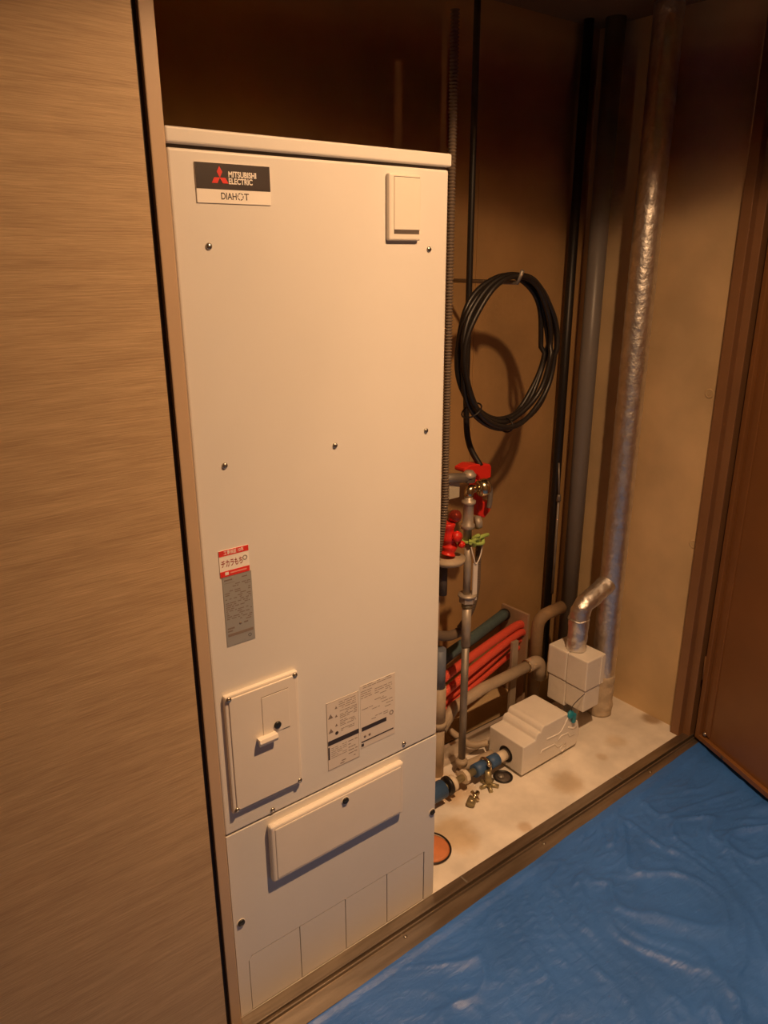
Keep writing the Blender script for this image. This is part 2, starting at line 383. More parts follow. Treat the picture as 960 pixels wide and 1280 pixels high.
# service hatch high on the right
sh = obj('service_hatch', bx(.437, .518, -.011, .001, 1.728, 1.850, bev=.004, seg=3), 'cream_plastic', T)
obj('hatch_flap', bx(.449, .514, -.0128, -.010, 1.748, 1.8435, bev=.001), 'cream_plastic', sh)
obj('flap_slot', bx(.449, .513, -.0114, -.010, 1.7405, 1.7475), 'gap', sh, 'dark finger slot under the flap')
obj('flap_line', bx(.449, .514, -.0114, -.0105, 1.8435, 1.8448), 'gap', sh, 'thin dark line above the flap')

# emblem plate: dark upper field with the three red diamonds, white lower strip
em = obj('emblem_plate', bx(.0445, .1825, -.0022, .0005, 1.7835, 1.8455, bev=.0008), 'white_print', T, 'dark and white maker badge with lettering')
obj('dark_field', bx(.0448, .1822, -.0026, -.002, 1.8055, 1.8452), 'dark_plate', em, 'dark brown upper field')
cx, cz, a = .0875, 1.8245, .0108
bm = bmesh.new()
for k in range(3):
    t = PI / 2 + k * 2 * PI / 3; d = Vector((math.cos(t), math.sin(t))); n = Vector((-d.y, d.x)); p = Vector((cx, cz))
    # each diamond: unit sides at +-30 degrees about its axis
    L_ = a * 1.62 / 2; W_ = L_ * math.tan(PI / 6)
    add_prism(bm, [tuple(p), tuple(p + d * L_ + n * W_), tuple(p + d * L_ * 2), tuple(p + d * L_ - n * W_)], 'y', -.0031, -.0025)
bmesh.ops.translate(bm, verts=bm.verts, vec=(0, 0, -.001))
obj('red_diamonds', bm, 'red_print', em, 'three red diamonds emblem')
text('lettering', 'MITSUBISHI', .0125, .1035, -.0027, 1.8245, 'white_print', em, width=.052, bold=.00035)
text('lettering', 'ELECTRIC', .0125, .1035, -.0027, 1.8140, 'white_print', em, width=.0445, bold=.00035)
text('lettering', 'DIAH', .0150, .088, -.0023, 1.7900, 'ink', em, width=.0285, bold=.0002)
text('lettering', 'T', .0150, .1308, -.0023, 1.7900, 'ink', em, width=.0090, bold=.0002)
bm = bmesh.new()
for k in range(6):
    t = k * PI / 3 + PI / 6; t2 = t + PI / 3 * .72; R = .0062; q = []
    for tt in (t, t2): q.append((.1238 + R * math.cos(tt), 1.7953 + R * math.sin(tt)))
    for tt in (t2, t): q.append((.1238 + (R - .0016) * math.cos(tt), 1.7953 + (R - .0016) * math.sin(tt)))
    add_prism(bm, q, 'y', -.0025, -.0022)
obj('ring_letter', bm, 'ink', em)

# shop sticker and silver rating label under it
ss = obj('shop_sticker', bx(.034, .0965, -.0012, .0005, 1.117, 1.171), 'white_print', T, 'small red and white shop sticker')
bm = bmesh.new(); add_box(bm, .034, .0965, -.0016, -.001, 1.1595, 1.171); add_box(bm, .034, .0965, -.0016, -.001, 1.117, 1.1285)
obj('red_band', bm, 'red_print', ss)
text('lettering', '工事保証 10年', .009, .044, -.0017, 1.1615, 'white_print', ss, width=.042, bold=.0001)
text('lettering', 'チカラもち', .0165, .0375, -.0013, 1.1365, 'dark_red', ss, width=.045, bold=.00025)
obj('round_mark', lt([(.0035, 0), (.0050, 0), (.0050, .0004), (.0035, .0004)], (.088, -.0012, 1.147), (0, -1, 0), 16, ring=True), 'soft_ink', ss)
obj('phone_mark', bx(.044, .0515, -.0019, -.0015, 1.1200, 1.1262), 'white_print', ss)
obj('phone_line', bx(.055, .090, -.0019, -.0015, 1.1218, 1.1245), mat('pink_print', (.85, .35, .3), .4), ss)
rl = obj('rating_label', bx(.0375, .0995, -.0010, .0005, .968, 1.1165), 'foil_label', T, 'silver printed rating label')
R_ = random.Random(2)
bm = bmesh.new(); z = 1.104
add_box(bm, .041, .058, -.0013, -.0009, 1.1075, 1.1105); add_box(bm, .079, .090, -.0013, -.0009, 1.1075, 1.1100); add_box(bm, .041, .063, -.0013, -.0009, 1.1025, 1.1032)
for i in range(21):
    zz = 1.098 - i * .0042
    if zz < 1.018: break
    x = .041
    while x < .095:
        L2 = R_.uniform(.003, .013)
        if R_.random() < .62: add_box(bm, x, min(x + L2, .096), -.0012, -.0009, zz - .0011, zz + .0008)
        x += L2 + R_.uniform(.0015, .006)
add_box(bm, .041, .056, -.0012, -.0009, 1.004, 1.0075)
add_box(bm, .041, .052, -.0012, -.0009, .9985, 1.0015)
obj('printed_rows', bm, 'soft_ink', rl)['kind'] = 'stuff'
bm = bmesh.new(); add_box(bm, .0410, .0965, -.0013, -.0009, .9885, .9945); add_lathe(bm, [(0, 0), (.0030, 0), (.0030, .0004), (0, .0004)], (.069, -.0009, 1.0115), (0, -1, 0), 12)
add_box(bm, .077, .086, -.0013, -.0009, 1.010, 1.0130)
obj('dark_bar', bm, 'soft_ink', rl)
obj('round_mark', lt([(.0028, 0), (.0036, 0), (.0036, .0004), (.0028, .0004)], (.0880, -.0009, .9800), (0, -1, 0), 16, ring=True), 'ink', rl)

# warning notice, two transparent printed films
wl = obj('warning_label', bx(.264, .353, -.0008, .0005, .569, .748), mat('clear_label_film', (.74, .67, .60), .35), T, 'left warning notice with triangles and a black bar')
wr2 = obj('warning_label', bx(.358, .461, -.0008, .0005, .588, .757), bpy.data.materials['clear_label_film'], T, 'right notice with two black bars')
def rows(bm, x0, x1, z0, z1, dz, fill, h=.0013):
    z = z1
    while z > z0:
        x = x0
        while x < x1 - .002:
            L2 = R_.uniform(.004, .02)
            if R_.random() < fill: add_box(bm, x, min(x + L2, x1), -.0011, -.0007, z - h, z)
            x += L2 + R_.uniform(.001, .004)
        z -= dz
bm = bmesh.new()
rows(bm, .298, .345, .722, .740, .0055, .95); rows(bm, .300, .348, .698, .716, .0045, .85); rows(bm, .300, .345, .676, .691, .0045, .85); rows(bm, .302, .340, .660, .668, .0045, .8)
rows(bm, .274, .318, .598, .626, .0052, .85, .001); rows(bm, .322, .348, .592, .626, .0085, .6, .0018); rows(bm, .275, .345, .575, .588, .006, .45, .0022)
for a_ in ((.2642, .3528, .7472, .7478), (.2642, .3528, .5692, .5698), (.2642, .2648, .569, .748), (.3522, .3528, .569, .748)): add_box(bm, a_[0], a_[1], -.0011, -.0007, a_[2], a_[3])
obj('printed_rows', bm, 'soft_ink', wl)['kind'] = 'stuff'
bm = bmesh.new()
def tri(bm, x, z, s):
    add_prism(bm, [(x - s, z), (x + s, z), (x, z + s * 1.75)], 'y', -.0012, -.0007)
for (x, z, s) in ((.2745, .706, .0065), (.2745, .668, .0065), (.290, .726, .0036), (.290, .704, .0036), (.290, .680, .0036)): tri(bm, x, z, s)
obj('warning_triangle', bm, 'soft_ink', wl)
bm = bmesh.new(); add_box(bm, .2655, .352, -.0012, -.0007, .6355, .6475); add_box(bm, .2655, .2695, -.0012, -.0007, .598, .631); add_lathe(bm, [(0, 0), (.0045, 0), (.0045, .0004), (0, .0004)], (.2905, -.0008, .6615), (0, -1, 0), 14)
obj('black_bar', bm, 'ink', wl)
bm = bmesh.new(); rows(bm, .366, .452, .748, .756, .0055, .9); rows(bm, .360, .392, .724, .742, .0058, .8); rows(bm, .400, .452, .706, .742, .0058, .6); rows(bm, .362, .455, .668, .702, .0085, .5); rows(bm, .390, .440, .655, .663, .005, .7)
add_lathe(bm, [(.004, 0), (.0062, 0), (.0062, .0004), (.004, .0004)], (.450, -.0008, .6520), (0, -1, 0), 16, ring=True)
for x in (.370, .384): add_lathe(bm, [(0, 0), (.0035, 0), (.0035, .0004), (0, .0004)], (x, -.0008, .618), (0, -1, 0), 12)
obj('printed_rows', bm, 'soft_ink', wr2)['kind'] = 'stuff'
bm = bmesh.new(); add_box(bm, .361, .4345, -.0012, -.0007, .6345, .6450); add_box(bm, .3595, .456, -.0012, -.0007, .6035, .6065); add_box(bm, .3595, .3665, -.0012, -.0007, .5925, .6000)
obj('black_bar', bm, 'ink', wr2)

# ------------------------------------------------------------ door, swung open on the right jamb
HX, HY = 1.836, -.052
dd = Vector((-.352, -.936, 0)).normalized()          # from the hinge along the leaf
dn = Vector((-dd.y, dd.x, 0)) * -1                   # inner face looks towards -x
if dn.x > 0: dn = -dn
DM = Matrix(((dd.x, dn.x, 0, HX), (dd.y, dn.y, 0, HY), (0, 0, 1, 0), (0, 0, 0, 1)))
def dbm(bm): bmesh.ops.transform(bm, matrix=DM, verts=bm.verts); return bm
DR = thing('door_1', 'open brown steel closet door leaf on the right with a rimmed inner face', 'door', (HX, HY, .012))
DR['kind'] = 'structure'
DZ0, DZ1, DW = .013, CZ - .06, .86
obj('outer_sheet', dbm(bx(0, DW, -.040, -.016, DZ0, DZ1, bev=.002)), 'brown_paint', DR)
bm = bmesh.new()
add_box(bm, 0, .020, -.016, .0, DZ0, DZ1, bev=.002); add_box(bm, DW - .02, DW, -.016, .0, DZ0, DZ1, bev=.002)
add_box(bm, .020, DW - .02, -.016, .0, DZ0, DZ0 + .020, bev=.002); add_box(bm, .02, DW - .02, -.016, .0, DZ1 - .02, DZ1, bev=.002)
obj('rim', dbm(bm), 'brown_paint', DR)
obj('stiffener', dbm(bx(.035, .060, -.017, -.011, DZ0 + .03, DZ1 - .03, bev=.002)), 'brown_paint', DR)
obj('pivot_bolt', dbm(lt([(.0, -.016), (.008, -.016), (.008, -.006), (0, -.004)], (.038, 0, .045), (0, 1, 0), 12)), 'screw', DR)
obj('drain_hole', dbm(lt([(0, 0), (.006, 0), (.006, .0012), (0, .0012)], (.145, .0, DZ0 + .010), (0, 1, 0), 12)), 'gap', DR, 'dark round hole in the rim')
for z in (.25, 2.1): obj('hinge', dbm(lt([(.007, 0), (.007, .09)], (-.004, -.008, z), (0, 0, 1), 12)), 'jamb_paint', DR)

# ------------------------------------------------------------ tarp
def tarp():
    bm = bmesh.new(); nx, ny = 380, 250
    x0, x1 = -1.55, 2.05; V = []
    for j in range(ny + 1):
        row = []
        for i in range(nx + 1):
            x = x0 + (x1 - x0) * i / nx
            edge = -.109 + .021 * x + .0035 * noise.noise(Vector((x * 5, 0, 3))) + .0008 * noise.noise(Vector((x * 22, 0, 9)))
            t = (j / ny) ** 1.25; y = edge + (-1.78 - edge) * t
            p = Vector((x, y, 0)); wx = p + Vector((noise.noise(p * 2.5), noise.noise(p * 2.5 + Vector((9, 4, 1))), 0)) * .25
            # creases: sharp ridges running roughly along x - y, patchy
            q1 = Vector((wx.x * 3 + wx.y * 4.0, wx.x * 6 - wx.y * 9, 0)); r1 = 1 - abs(noise.noise(q1)) * 2.6
            q2 = Vector((wx.x * 9 + wx.y * 11, wx.x * 13 - wx.y * 18, 5)); r2 = 1 - abs(noise.noise(q2)) * 2.6
            amp = .5 + .8 * noise.noise(p * 2.2 + Vector((3, 3, 3)))
            h = .016 * max(0, r1) ** 5 * max(0, amp) + .0060 * max(0, r2) ** 4 * max(.35, amp) + .003 * noise.noise(p * 7) + .0008 * noise.noise(p * 40)
            d = min(1, max(0, (edge - y)) * 12 + .02)
            lift = max(0, min(1, (y + .125) / .018)); base = -.0085 + .0062 * lift * lift * (3 - 2 * lift)
            row.append(bm.verts.new((x, y, base + max(-.0025, h * d))))
        V.append(row)
    for j in range(ny):
        for i in range(nx): bm.faces.new((V[j][i], V[j + 1][i], V[j + 1][i + 1], V[j][i + 1])).smooth = True
    return bm
tp = obj('tarpaulin', tarp(), 'tarp'); tag(tp, 'crumpled blue plastic tarpaulin spread over the hallway floor', 'tarp')

# ------------------------------------------------------------ big foil pipe with its branch
FP = thing('foil_wrapped_pipe', 'floor-standing foil-wrapped vertical pipe with a bent foil branch', 'pipe', (1.712, .28, 0))
bm = bmesh.new(); add_tube(bm, [(1.712, .28, .16 + i * .0115) for i in range(196)], .0445, 28, jitter=.0018)
obj('vertical_run', bm, 'foil', FP)
bm = bmesh.new(); add_tube(bm, [(1.712, .28, i * .009) for i in range(20)], lambda i: .047 - .0015 * math.sin(i), 28, jitter=.003)
obj('base_wrap', bm, 'cloth_wrap', FP, 'tan cloth wrap at the pipe foot')
pts = round_corners([(1.700, .28, .555), (1.555, .283, .505), (1.540, .285, .46), (1.540, .285, .3315)], .05, 14)
dense = []
for a_, b_ in zip(pts, pts[1:]):
    n_ = max(1, int((b_ - a_).length / .007))
    for k in range(n_): dense.append(a_ + (b_ - a_) * k / n_)
dense.append(pts[-1])
bm = bmesh.new(); add_tube(bm, dense, .036, 26, jitter=.0034)
obj('branch', bm, 'foil', FP)
for z in (.455,):
    obj('tape_ring', tb([(1.540 + .037 * math.cos(t * PI / 14), .285 + .037 * math.sin(t * PI / 14), z + .002 * math.sin(t)) for t in range(28)], .0022, 8, closed=True), 'foil', FP)

# white foam blocks under the branch
FB = thing('foam_pipe_cover', 'small stacked white foam blocks around the foot of the foil branch', 'pipe cover', (1.545, .285, .12))
ub = bmesh.new(); add_box(ub, 1.492, 1.598, .195, .2847, .210, .330, bev=.004); add_box(ub, 1.492, 1.598, .2853, .375, .210, .330, bev=.006)
obj('upper_block', ub, 'foam', FB)
lb = bmesh.new(); add_box(lb, 1.496, 1.586, .200, .2847, .120, .2075, bev=.004); add_box(lb, 1.496, 1.586, .2853, .368, .105, .2075, bev=.004)
obj('lower_block', lb, 'foam', FB)
obj('inner_pipe', tb([(1.540, .285, .0), (1.540, .285, .325)], .028, 20), 'galv', FB)
obj('block_strap', bx(1.572, 1.578, .1925, .1975, .215, .325), 'foam', FB)

# large white foam valve cover with humps
VC = thing('foam_valve_cover', 'large white foam valve casing with stepped humps and a round hole', 'valve cover', (1.30, .26, 0))
prof = [(1.165, .012), (1.165, .126), (1.226, .127), (1.229, .140), (1.235, .148), (1.245, .150), (1.252, .148), (1.254, .158), (1.260, .166), (1.270, .169), (1.280, .167), (1.385, .168), (1.398, .164), (1.428, .128), (1.440, .118), (1.454, .112), (1.462, .084), (1.468, .068), (1.466, .040), (1.452, .014)]
vb = pr(prof, 'y', .186, .345, bev=.0035)
vbo = obj('casing', vb, 'foam', VC)
obj('under_shadow_block', bx(1.185, 1.44, .200, .33, .0, .013), 'black_rubber', VC, 'added black block giving the shadow under the casing')  # black block added to paint the shadow beneath the raised casing
bm = bmesh.new()
def relief(bm, pts, r=.0028):
    add_tube(bm, [Vector((x, .186, z)) for x, z in pts], r, 8)
relief(bm, [(1.285, .108), (1.345, .103), (1.362, .108), (1.378, .128), (1.392, .150)], .003)
relief(bm, [(1.255, .060), (1.263, .072), (1.330, .068), (1.345, .050), (1.392, .046)], .003)
relief(bm, [(1.348, .076), (1.362, .088), (1.400, .084), (1.408, .066), (1.440, .064)], .003)
relief(bm, [(1.36, .030), (1.375, .046), (1.395, .030), (1.375, .018), (1.36, .030)], .003)
relief(bm, [(1.40, .108), (1.425, .092), (1.445, .092)], .003)
obj('moulded_relief', bm, 'foam', VC)
hole = lt([(.022, 0), (.030, 0), (.030, .002), (.022, .002)], (1.1655, .262, .058), (-1, 0, 0), 28, ring=True); obj('hole_rim', hole, 'black_rubber', VC, 'dark round rim of the pipe hole')
obj('hole_inside', lt([(0, 0), (.024, 0), (.024, .001), (0, .001)], (1.1652, .262, .058), (-1, 0, 0), 28), 'gap', VC)
obj('teal_plug', lt([(.0, 0), (.013, 0), (.016, .004), (.013, .009), (0, .010)], (1.405, .187, .158), (-.2, -1, .35), 18), 'teal_tag', VC, 'round teal plastic plug')
bm = bmesh.new(); add_box(bm, 1.411, 1.427, .174, .186, .122, .160, bev=.004); obj('plug_tail', bm, 'teal_tag', VC, 'teal tail below the plug')
obj('plug_cord', tb(smooth_path([(1.408, .181, .165), (1.415, .186, .19), (1.488, .194, .206)], 6), .0014, 6), 'black_rubber', VC)

# blue-taped pipe entering the casing
BP = thing('taped_supply_pipe', 'low horizontal pipe with blue tape and ivory couplings entering the foam casing', 'pipe', (.95, .262, .03))
def xrun(bm, x0, x1, r, seg=22): add_tube(bm, [(x0, .262, .058), (x1, .262, .058)], r, seg)
bm = bmesh.new(); xrun(bm, .62, 1.166, .0115); obj('core_pipe', bm, 'dull_brass', BP)
bm = bmesh.new(); xrun(bm, 1.118, 1.158, .019); obj('ivory_wrap', bm, 'ivory', BP)
for (a_, b_) in ((1.078, 1.120), (1.012, 1.058)):
    bm = bmesh.new(); xrun(bm, a_, b_, .0225); obj('blue_tape', bm, 'blue_tape', BP)
bm = bmesh.new(); xrun(bm, 1.040, 1.085, .0190); obj('tape_core', bm, 'galv', BP)
bm = bmesh.new(); add_lathe(bm, [(.012, 0), (.024, .0), (.025, .012), (.018, .020)], (.960, .262, .058), (1, 0, 0), 8, False); obj('hex_coupling', bm, 'ivory', BP)
bm = bmesh.new(); add_lathe(bm, [(.018, 0), (.026, .006), (.027, .018), (.014, .020)], (.900, .262, .058), (1, 0, 0), 24); obj('ring_coupling', bm, 'ivory', BP)
bm = bmesh.new(); add_lathe(bm, [(.016, 0), (.032, .002), (.032, .012), (.016, .014)], (.885, .262, .058), (1, 0, 0), 24); obj('rubber_ring', bm, 'black_rubber', BP)
bm = bmesh.new(); add_tube(bm, [(.60, .262, .058), (.870, .262, .058)], .030, 22); obj('blue_sleeve', bm, 'blue_tape', BP)

PS = thing('pipe_support_stand', 'small brass pipe stand with splayed foot clamped to the blue-taped pipe', 'pipe support', (1.045, .235, 0))
bm = bmesh.new(); add_tube(bm, [(1.064, .262 + .026 * math.cos(t * PI / 10), .058 + .026 * math.sin(t * PI / 10)) for t in range(20)], .004, 8, closed=True); obj('clamp_ring', bm, 'brass', PS)
obj('clamp_bolt', lt([(0, 0), (.007, 0), (.007, .007), (0, .008)], (1.052, .236, .082), (-.3, -.8, .5), 10), 'brass', PS)
obj('stem', tb([(1.050, .236, .06), (1.048, .226, .006)], .0115, 14), 'dull_brass', PS)
bm = bmesh.new()
for t in range(5):
    a_ = t * 2 * PI / 5 + .4; bx_, by_ = 1.048, .226
    add_tube(bm, [(bx_, by_, .012), (bx_ + .033 * math.cos(a_), by_ + .033 * math.sin(a_), .0068)], .0065, 8)
obj('splayed_foot', bm, 'dull_brass', PS)
DV = thing('drain_cock', 'small brass drain cock lying on the concrete beside the pipe stand', 'valve', (.955, .205, 0))
obj('cock_body', lt([(0, 0), (.013, 0), (.015, .006), (.015, .022), (.011, .026), (0, .026)], (.925, .188, .016), (.8, .5, 0), 16), 'dull_brass', DV)
bm = bmesh.new(); add_tube(bm, [(.945, .200, .014), (.985, .215, .016)], .008, 12); add_tube(bm, [(.965, .190, .010), (.962, .222, .028)], .0055, 10); obj('cock_handle', bm, 'brass', DV)

# ------------------------------------------------------------ riser pipe and valve cluster
RX, RY = 1.018, .33
RP = thing('riser_pipe', 'thin pale vertical riser pipe standing on a floor elbow with a union nut', 'pipe', (RX, RY, 0))
obj('lower_pipe', tb([(RX, RY, .035), (RX, RY, .50)], .0125, 18), 'galv', RP)
obj('upper_pipe', tb([(RX, RY, .50), (RX, RY, .64)], .0150, 18), 'pale_steel', RP)
obj('neck_collar', tb([(RX, RY, .640), (RX, RY, .655)], .018, 18), 'dull_brass', RP)
un = bmesh.new(); add_lathe(un, [(.016, 0), (.026, .002), (.026, .026), (.020, .030)], (RX, RY, .655), (0, 0, 1), 6, False); add_lathe(un, [(.02, 0), (.030, .002), (.030, .008), (.018, .010)], (RX, RY, .676), (0, 0, 1), 20)
obj('union_nut', un, 'pale_steel', RP, 'pale flanged union nut')
obj('top_pipe', tb([(RX - .004, RY, .68), (RX - .004, RY, .87)], .0120, 18), 'pale_steel', RP)
el = bmesh.new(); add_tube(el, round_corners([(RX, RY, .07), (RX, RY, .030), (1.10, .318, .034), (1.150, .312, .036)], .03, 8), .0150, 18)
obj('floor_elbow', el, 'beige_pvc', RP); obj('elbow_collar', lt([(.0, 0), (.021, 0), (.021, .012), (.015, .016), (0, .016)], (RX, RY, .048), (0, 0, 1), 18), 'beige_pvc', RP)
obj('elbow_foot', lt([(.0, 0), (.018, 0), (.018, .02), (0, .02)], (RX, RY, 0), (0, 0, 1), 18), 'beige_pvc', RP)

PV = thing('pressure_valve', 'nickel pressure valve body with brass elbow at the top of the riser pipe', 'valve', (RX, RY, .87))
vx = RX - .008
obj('valve_body', lt([(0, .87), (.013, .87), (.013, .905), (.022, .908), (.022, .920), (.0165, .924), (.0165, .985), (.022, .988), (.022, .996), (.013, 1.0), (.013, 1.02), (.0, 1.02)], (vx, RY, 0), (0, 0, 1), 20), 'pale_steel', PV)
obj('hex_nut', lt([(0, 0), (.019, 0), (.019, .018), (0, .018)], (vx, RY, 1.055), (0, 0, 1), 6, False), 'gap', PV)
bm = bmesh.new(); add_tube(bm, round_corners([(vx, RY, 1.01), (vx, RY, 1.030), (1.045, RY - .005, 1.033)], .02, 6), .0145, 16); obj('brass_elbow', bm, 'brass', PV)
obj('brass_cap', lt([(0, 0), (.022, 0), (.028, .006), (.028, .024), (.020, .036), (.0, .039)], (1.036, RY - .012, 1.033), (.9, -.3, .05), 20), 'brass', PV, 'shiny brass dome cap')
bm = bmesh.new(); add_tube(bm, smooth_path([(1.070, RY, 1.035), (1.098, RY, 1.020), (1.102, RY, .985), (1.098, RY, .955)], 6), .0085, 12); obj('side_bend', bm, 'galv', PV)
obj('round_boss', lt([(0, 0), (.020, 0), (.022, .008), (.018, .020), (0, .024)], (1.040, RY, .918), (.8, -.5, .1), 18), 'pale_steel', PV)
obj('left_arm', tb([(.88, RY + .02, 1.083), (vx, RY, 1.068)], .0150, 14), 'galv', PV)
obj('top_dome', lt([(0, 0), (.020, 0), (.022, .008), (.012, .020), (0, .022)], (vx - .002, RY, 1.070), (0, 0, 1), 18), 'pale_steel', PV)
obj('name_plate', bx(.940, .982, RY + .012, RY + .018, 1.010, 1.068), mat('pale_plate', (.55, .50, .38), .7), PV, 'pale paper tag behind the valve')

RV = thing('red_valve_bracket', 'bright red moulded bracket clasping the nickel pressure valve', 'valve part', (1.06, .37, .92))
bm = bmesh.new(); add_prism(bm, [(1.012, 1.090), (1.042, 1.098), (1.122, 1.086), (1.128, 1.077), (1.128, 1.042), (1.084, 1.038), (1.070, 1.060), (1.012, 1.078)], 'y', .354, .400, bev=.004); obj('top_arm', bm, 'red_plastic', RV)
bm = bmesh.new(); add_prism(bm, [(1.066, 1.042), (1.093, 1.042), (1.097, .967), (1.131, .964), (1.133, .932), (1.107, .912), (1.083, .922), (1.066, .967)], 'y', .354, .390, bev=.004); obj('lower_arm', bm, 'red_plastic', RV)
RL = thing('red_relief_valve', 'red relief valve handle half hidden by the tank edge above a beige disc', 'valve', (.93, .33, .83))
obj('red_head', lt([(0, 0), (.018, 0), (.021, .010), (.016, .034), (0, .038)], (.953, RY, .955), (-.4, -.6, .4), 18), mat('dark_red_chrome', (.42, .06, .04), .25, metal=.6), RL)
bm = bmesh.new(); add_tube(bm, smooth_path([(.925, RY, .945), (.928, RY, .905), (.936, RY, .870), (.930, RY, .840)], 6), lambda i: .022 + .003 * math.sin(i * 1.1), 14); obj('red_lever', bm, 'red_plastic', RL)
obj('red_knob', lt([(0, 0), (.014, .002), (.018, .012), (.014, .022), (0, .026)], (.937, RY - .018, .902), (.1, -1, .2), 16), 'red_plastic', RL)
obj('red_knob', lt([(0, 0), (.009, .002), (.012, .010), (.009, .018), (0, .020)], (.958, RY - .018, .872), (.1, -1, .2), 16), 'red_plastic', RL)
obj('disc', lt([(0, 0), (.048, 0), (.054, .008), (.054, .016), (.0, .018)], (.935, RY + .005, .812), (0, 0, 1), 28), 'beige_pvc', RL, 'beige round disc')
obj('support_stub', tb([(.930, RY + .02, .70), (.930, RY + .02, .815)], .014, 14), 'gap', RL)

GR = bmesh.new()
for (a_, b_, c_) in (((1.000, RY - .020, .862), (1.020, RY - .030, .880), (1.038, RY - .020, .862)), ((1.015, RY - .018, .868), (1.048, RY - .028, .880), (1.078, RY - .020, .876)), ((1.012, RY - .022, .880), (1.022, RY - .034, .890), (1.034, RY - .022, .878)), ((1.024, RY - .02, .858), (1.046, RY - .03, .858), (1.056, RY - .02, .868)), ((.998, RY - .018, .872), (1.012, RY - .028, .868), (1.02, RY - .02, .852))):
    add_tube(GR, smooth_path([a_, b_, c_], 6), .0062, 8)
add_tube(GR, [(vx + .016 * math.cos(t * PI / 8), RY + .016 * math.sin(t * PI / 8), .866) for t in range(16)], .005, 8, closed=True)
tag(obj('ribbon', GR, 'green'), 'green knotted ribbon tied around the riser below the valve', 'ribbon')
ST = bmesh.new(); add_tube(ST, smooth_path([(1.010, RY - .017, .850), (1.018, RY - .022, .815), (1.030, RY - .022, .790), (1.050, RY - .02, .815), (1.056, RY - .02, .85)], 6), .0022, 6); add_box(ST, 1.022, 1.040, RY - .020, RY - .016, .665, .792)
tag(obj('string_tag', ST, 'string'), 'white string and strip of tag hanging on the riser pipe', 'tag')
def corrugated(path, r, pitch, amp, seg=14):
    path = smooth_path(path, 60) if len(path) > 2 else [Vector(p) for p in path]
    L_ = [0]
    for a_, b_ in zip(path, path[1:]): L_.append(L_[-1] + (b_ - a_).length)
    out = []; n_ = int(L_[-1] / (pitch / 4)); j = 0
    for k in range(n_):
        s = L_[-1] * k / n_
        while L_[j + 1] < s: j += 1
        t = (s - L_[j]) / max(1e-6, L_[j + 1] - L_[j]); out.append(path[j].lerp(path[j + 1], t))
    return tb(out, lambda i: r + amp * (1, .5, -1, -.5)[i % 4] * .5, seg)
tag(obj('flexible_hose', corrugated([(1.066, .335, .84), (1.070, .34, .76), (1.074, .345, .68), (1.068, .36, .60), (1.045, .39, .53)], .0085, .006, .004), 'conduit'), 'short grey corrugated flexible hose beside the riser pipe', 'hose')
tag(obj('corrugated_conduit', corrugated([(.872, .29, 2.25), (.875, .29, 1.2), (.874, .29, 1.0), (.860, .31, .82)], .0098, .008, .004), 'conduit'), 'tall grey corrugated conduit rising along the tank edge', 'conduit')

# ------------------------------------------------------------ pipes and hoses low at the back
GP = thing('slate_blue_pipe', 'vertical slate blue plastic pipe with beige socket beside the tank edge', 'pipe', (.955, .385, 0))
obj('pipe', tb([(.955, .385, .34), (.955, .385, .485)], .022, 18), 'slate_pvc', GP)
obj('socket', tb([(.955, .385, .205), (.955, .385, .345)], .025, 18), 'beige_pvc', GP, 'beige socket')
obj('socket_rim', tb([(.955, .385, .195), (.955, .385, .215)], .030, 18), 'beige_pvc', GP)
obj('stub', tb([(.955, .385, .0), (.955, .385, .20)], .023, 18), 'beige_pvc', GP)
obj('upper_board', bx(.930, .975, .41, .42, .485, .72), 'board', GP)
tag(obj('curved_hose', tb(smooth_path([(.885, .375, .575), (.935, .380, .545), (.995, .385, .520), (1.045, .390, .516)], 8), .0165, 16), 'conduit'), 'short curved grey hose end behind the riser pipe', 'hose')
SP = thing('beige_sleeve_pipe', 'beige sloping drain pipe with an elbow end clamped to a steel strut', 'pipe', (1.2, .42, .15))
obj('sleeve', tb([(.985, .40, .160), (1.06, .42, .205), (1.20, .42, .228), (1.44, .42, .235)], .0205, 20), 'beige_pvc', SP)
obj('elbow', tb(round_corners([(1.43, .42, .235), (1.50, .42, .238), (1.512, .42, .16)], .035, 8), .0250, 20), 'beige_pvc', SP)
obj('clamp', tb([(1.430, .42 + .023 * math.cos(t * PI / 12), .235 + .023 * math.sin(t * PI / 12)) for t in range(24)], .003, 8, closed=True), 'brass', SP, 'bright clamp ring')
tag(obj('steel_strut', bx(1.380, 1.412, .449, .462, .0, .338, bev=.002), 'strut_steel'), 'upright galvanised strut holding the beige drain pipe', 'bracket')
YP = tb(smooth_path([(1.085, .52, .085), (1.100, .45, .060), (1.112, .38, .052), (1.160, .347, .058)], 8), .0125, 16)
tag(obj('drain_branch', YP, 'beige_pvc'), 'short beige branch pipe running forward behind the foam casing', 'pipe')
AN = bmesh.new(); add_box(AN, .60, 1.46, .420, .424, .001, .068); add_box(AN, .60, 1.46, .405, .424, .064, .068); add_box(AN, .60, 1.46, .395, .424, .001, .005)
tag(obj('steel_channel', AN, mat('bright_galvanised', (.75, .68, .60), .35, metal=.6)), 'long galvanised channel with a bright top edge behind the pipes', 'channel')
def hose(name, pts, r, m, label, group=None, rim=True):
    t = thing(name, label, 'hose', pts[0], group)
    p = smooth_path(pts, 8); obj('hose_wall', tb(p, r, 18), m, t)
    return t
hose('red_hose', [(.80, .44, .22), (1.03, .440, .325), (1.25, .475, .350), (1.45, .510, .358), (1.503, .5206, .348)], .0155, 'red_hose', 'uppermost and thickest orange-red hose running back through the board', 'red hoses at the back of the closet')
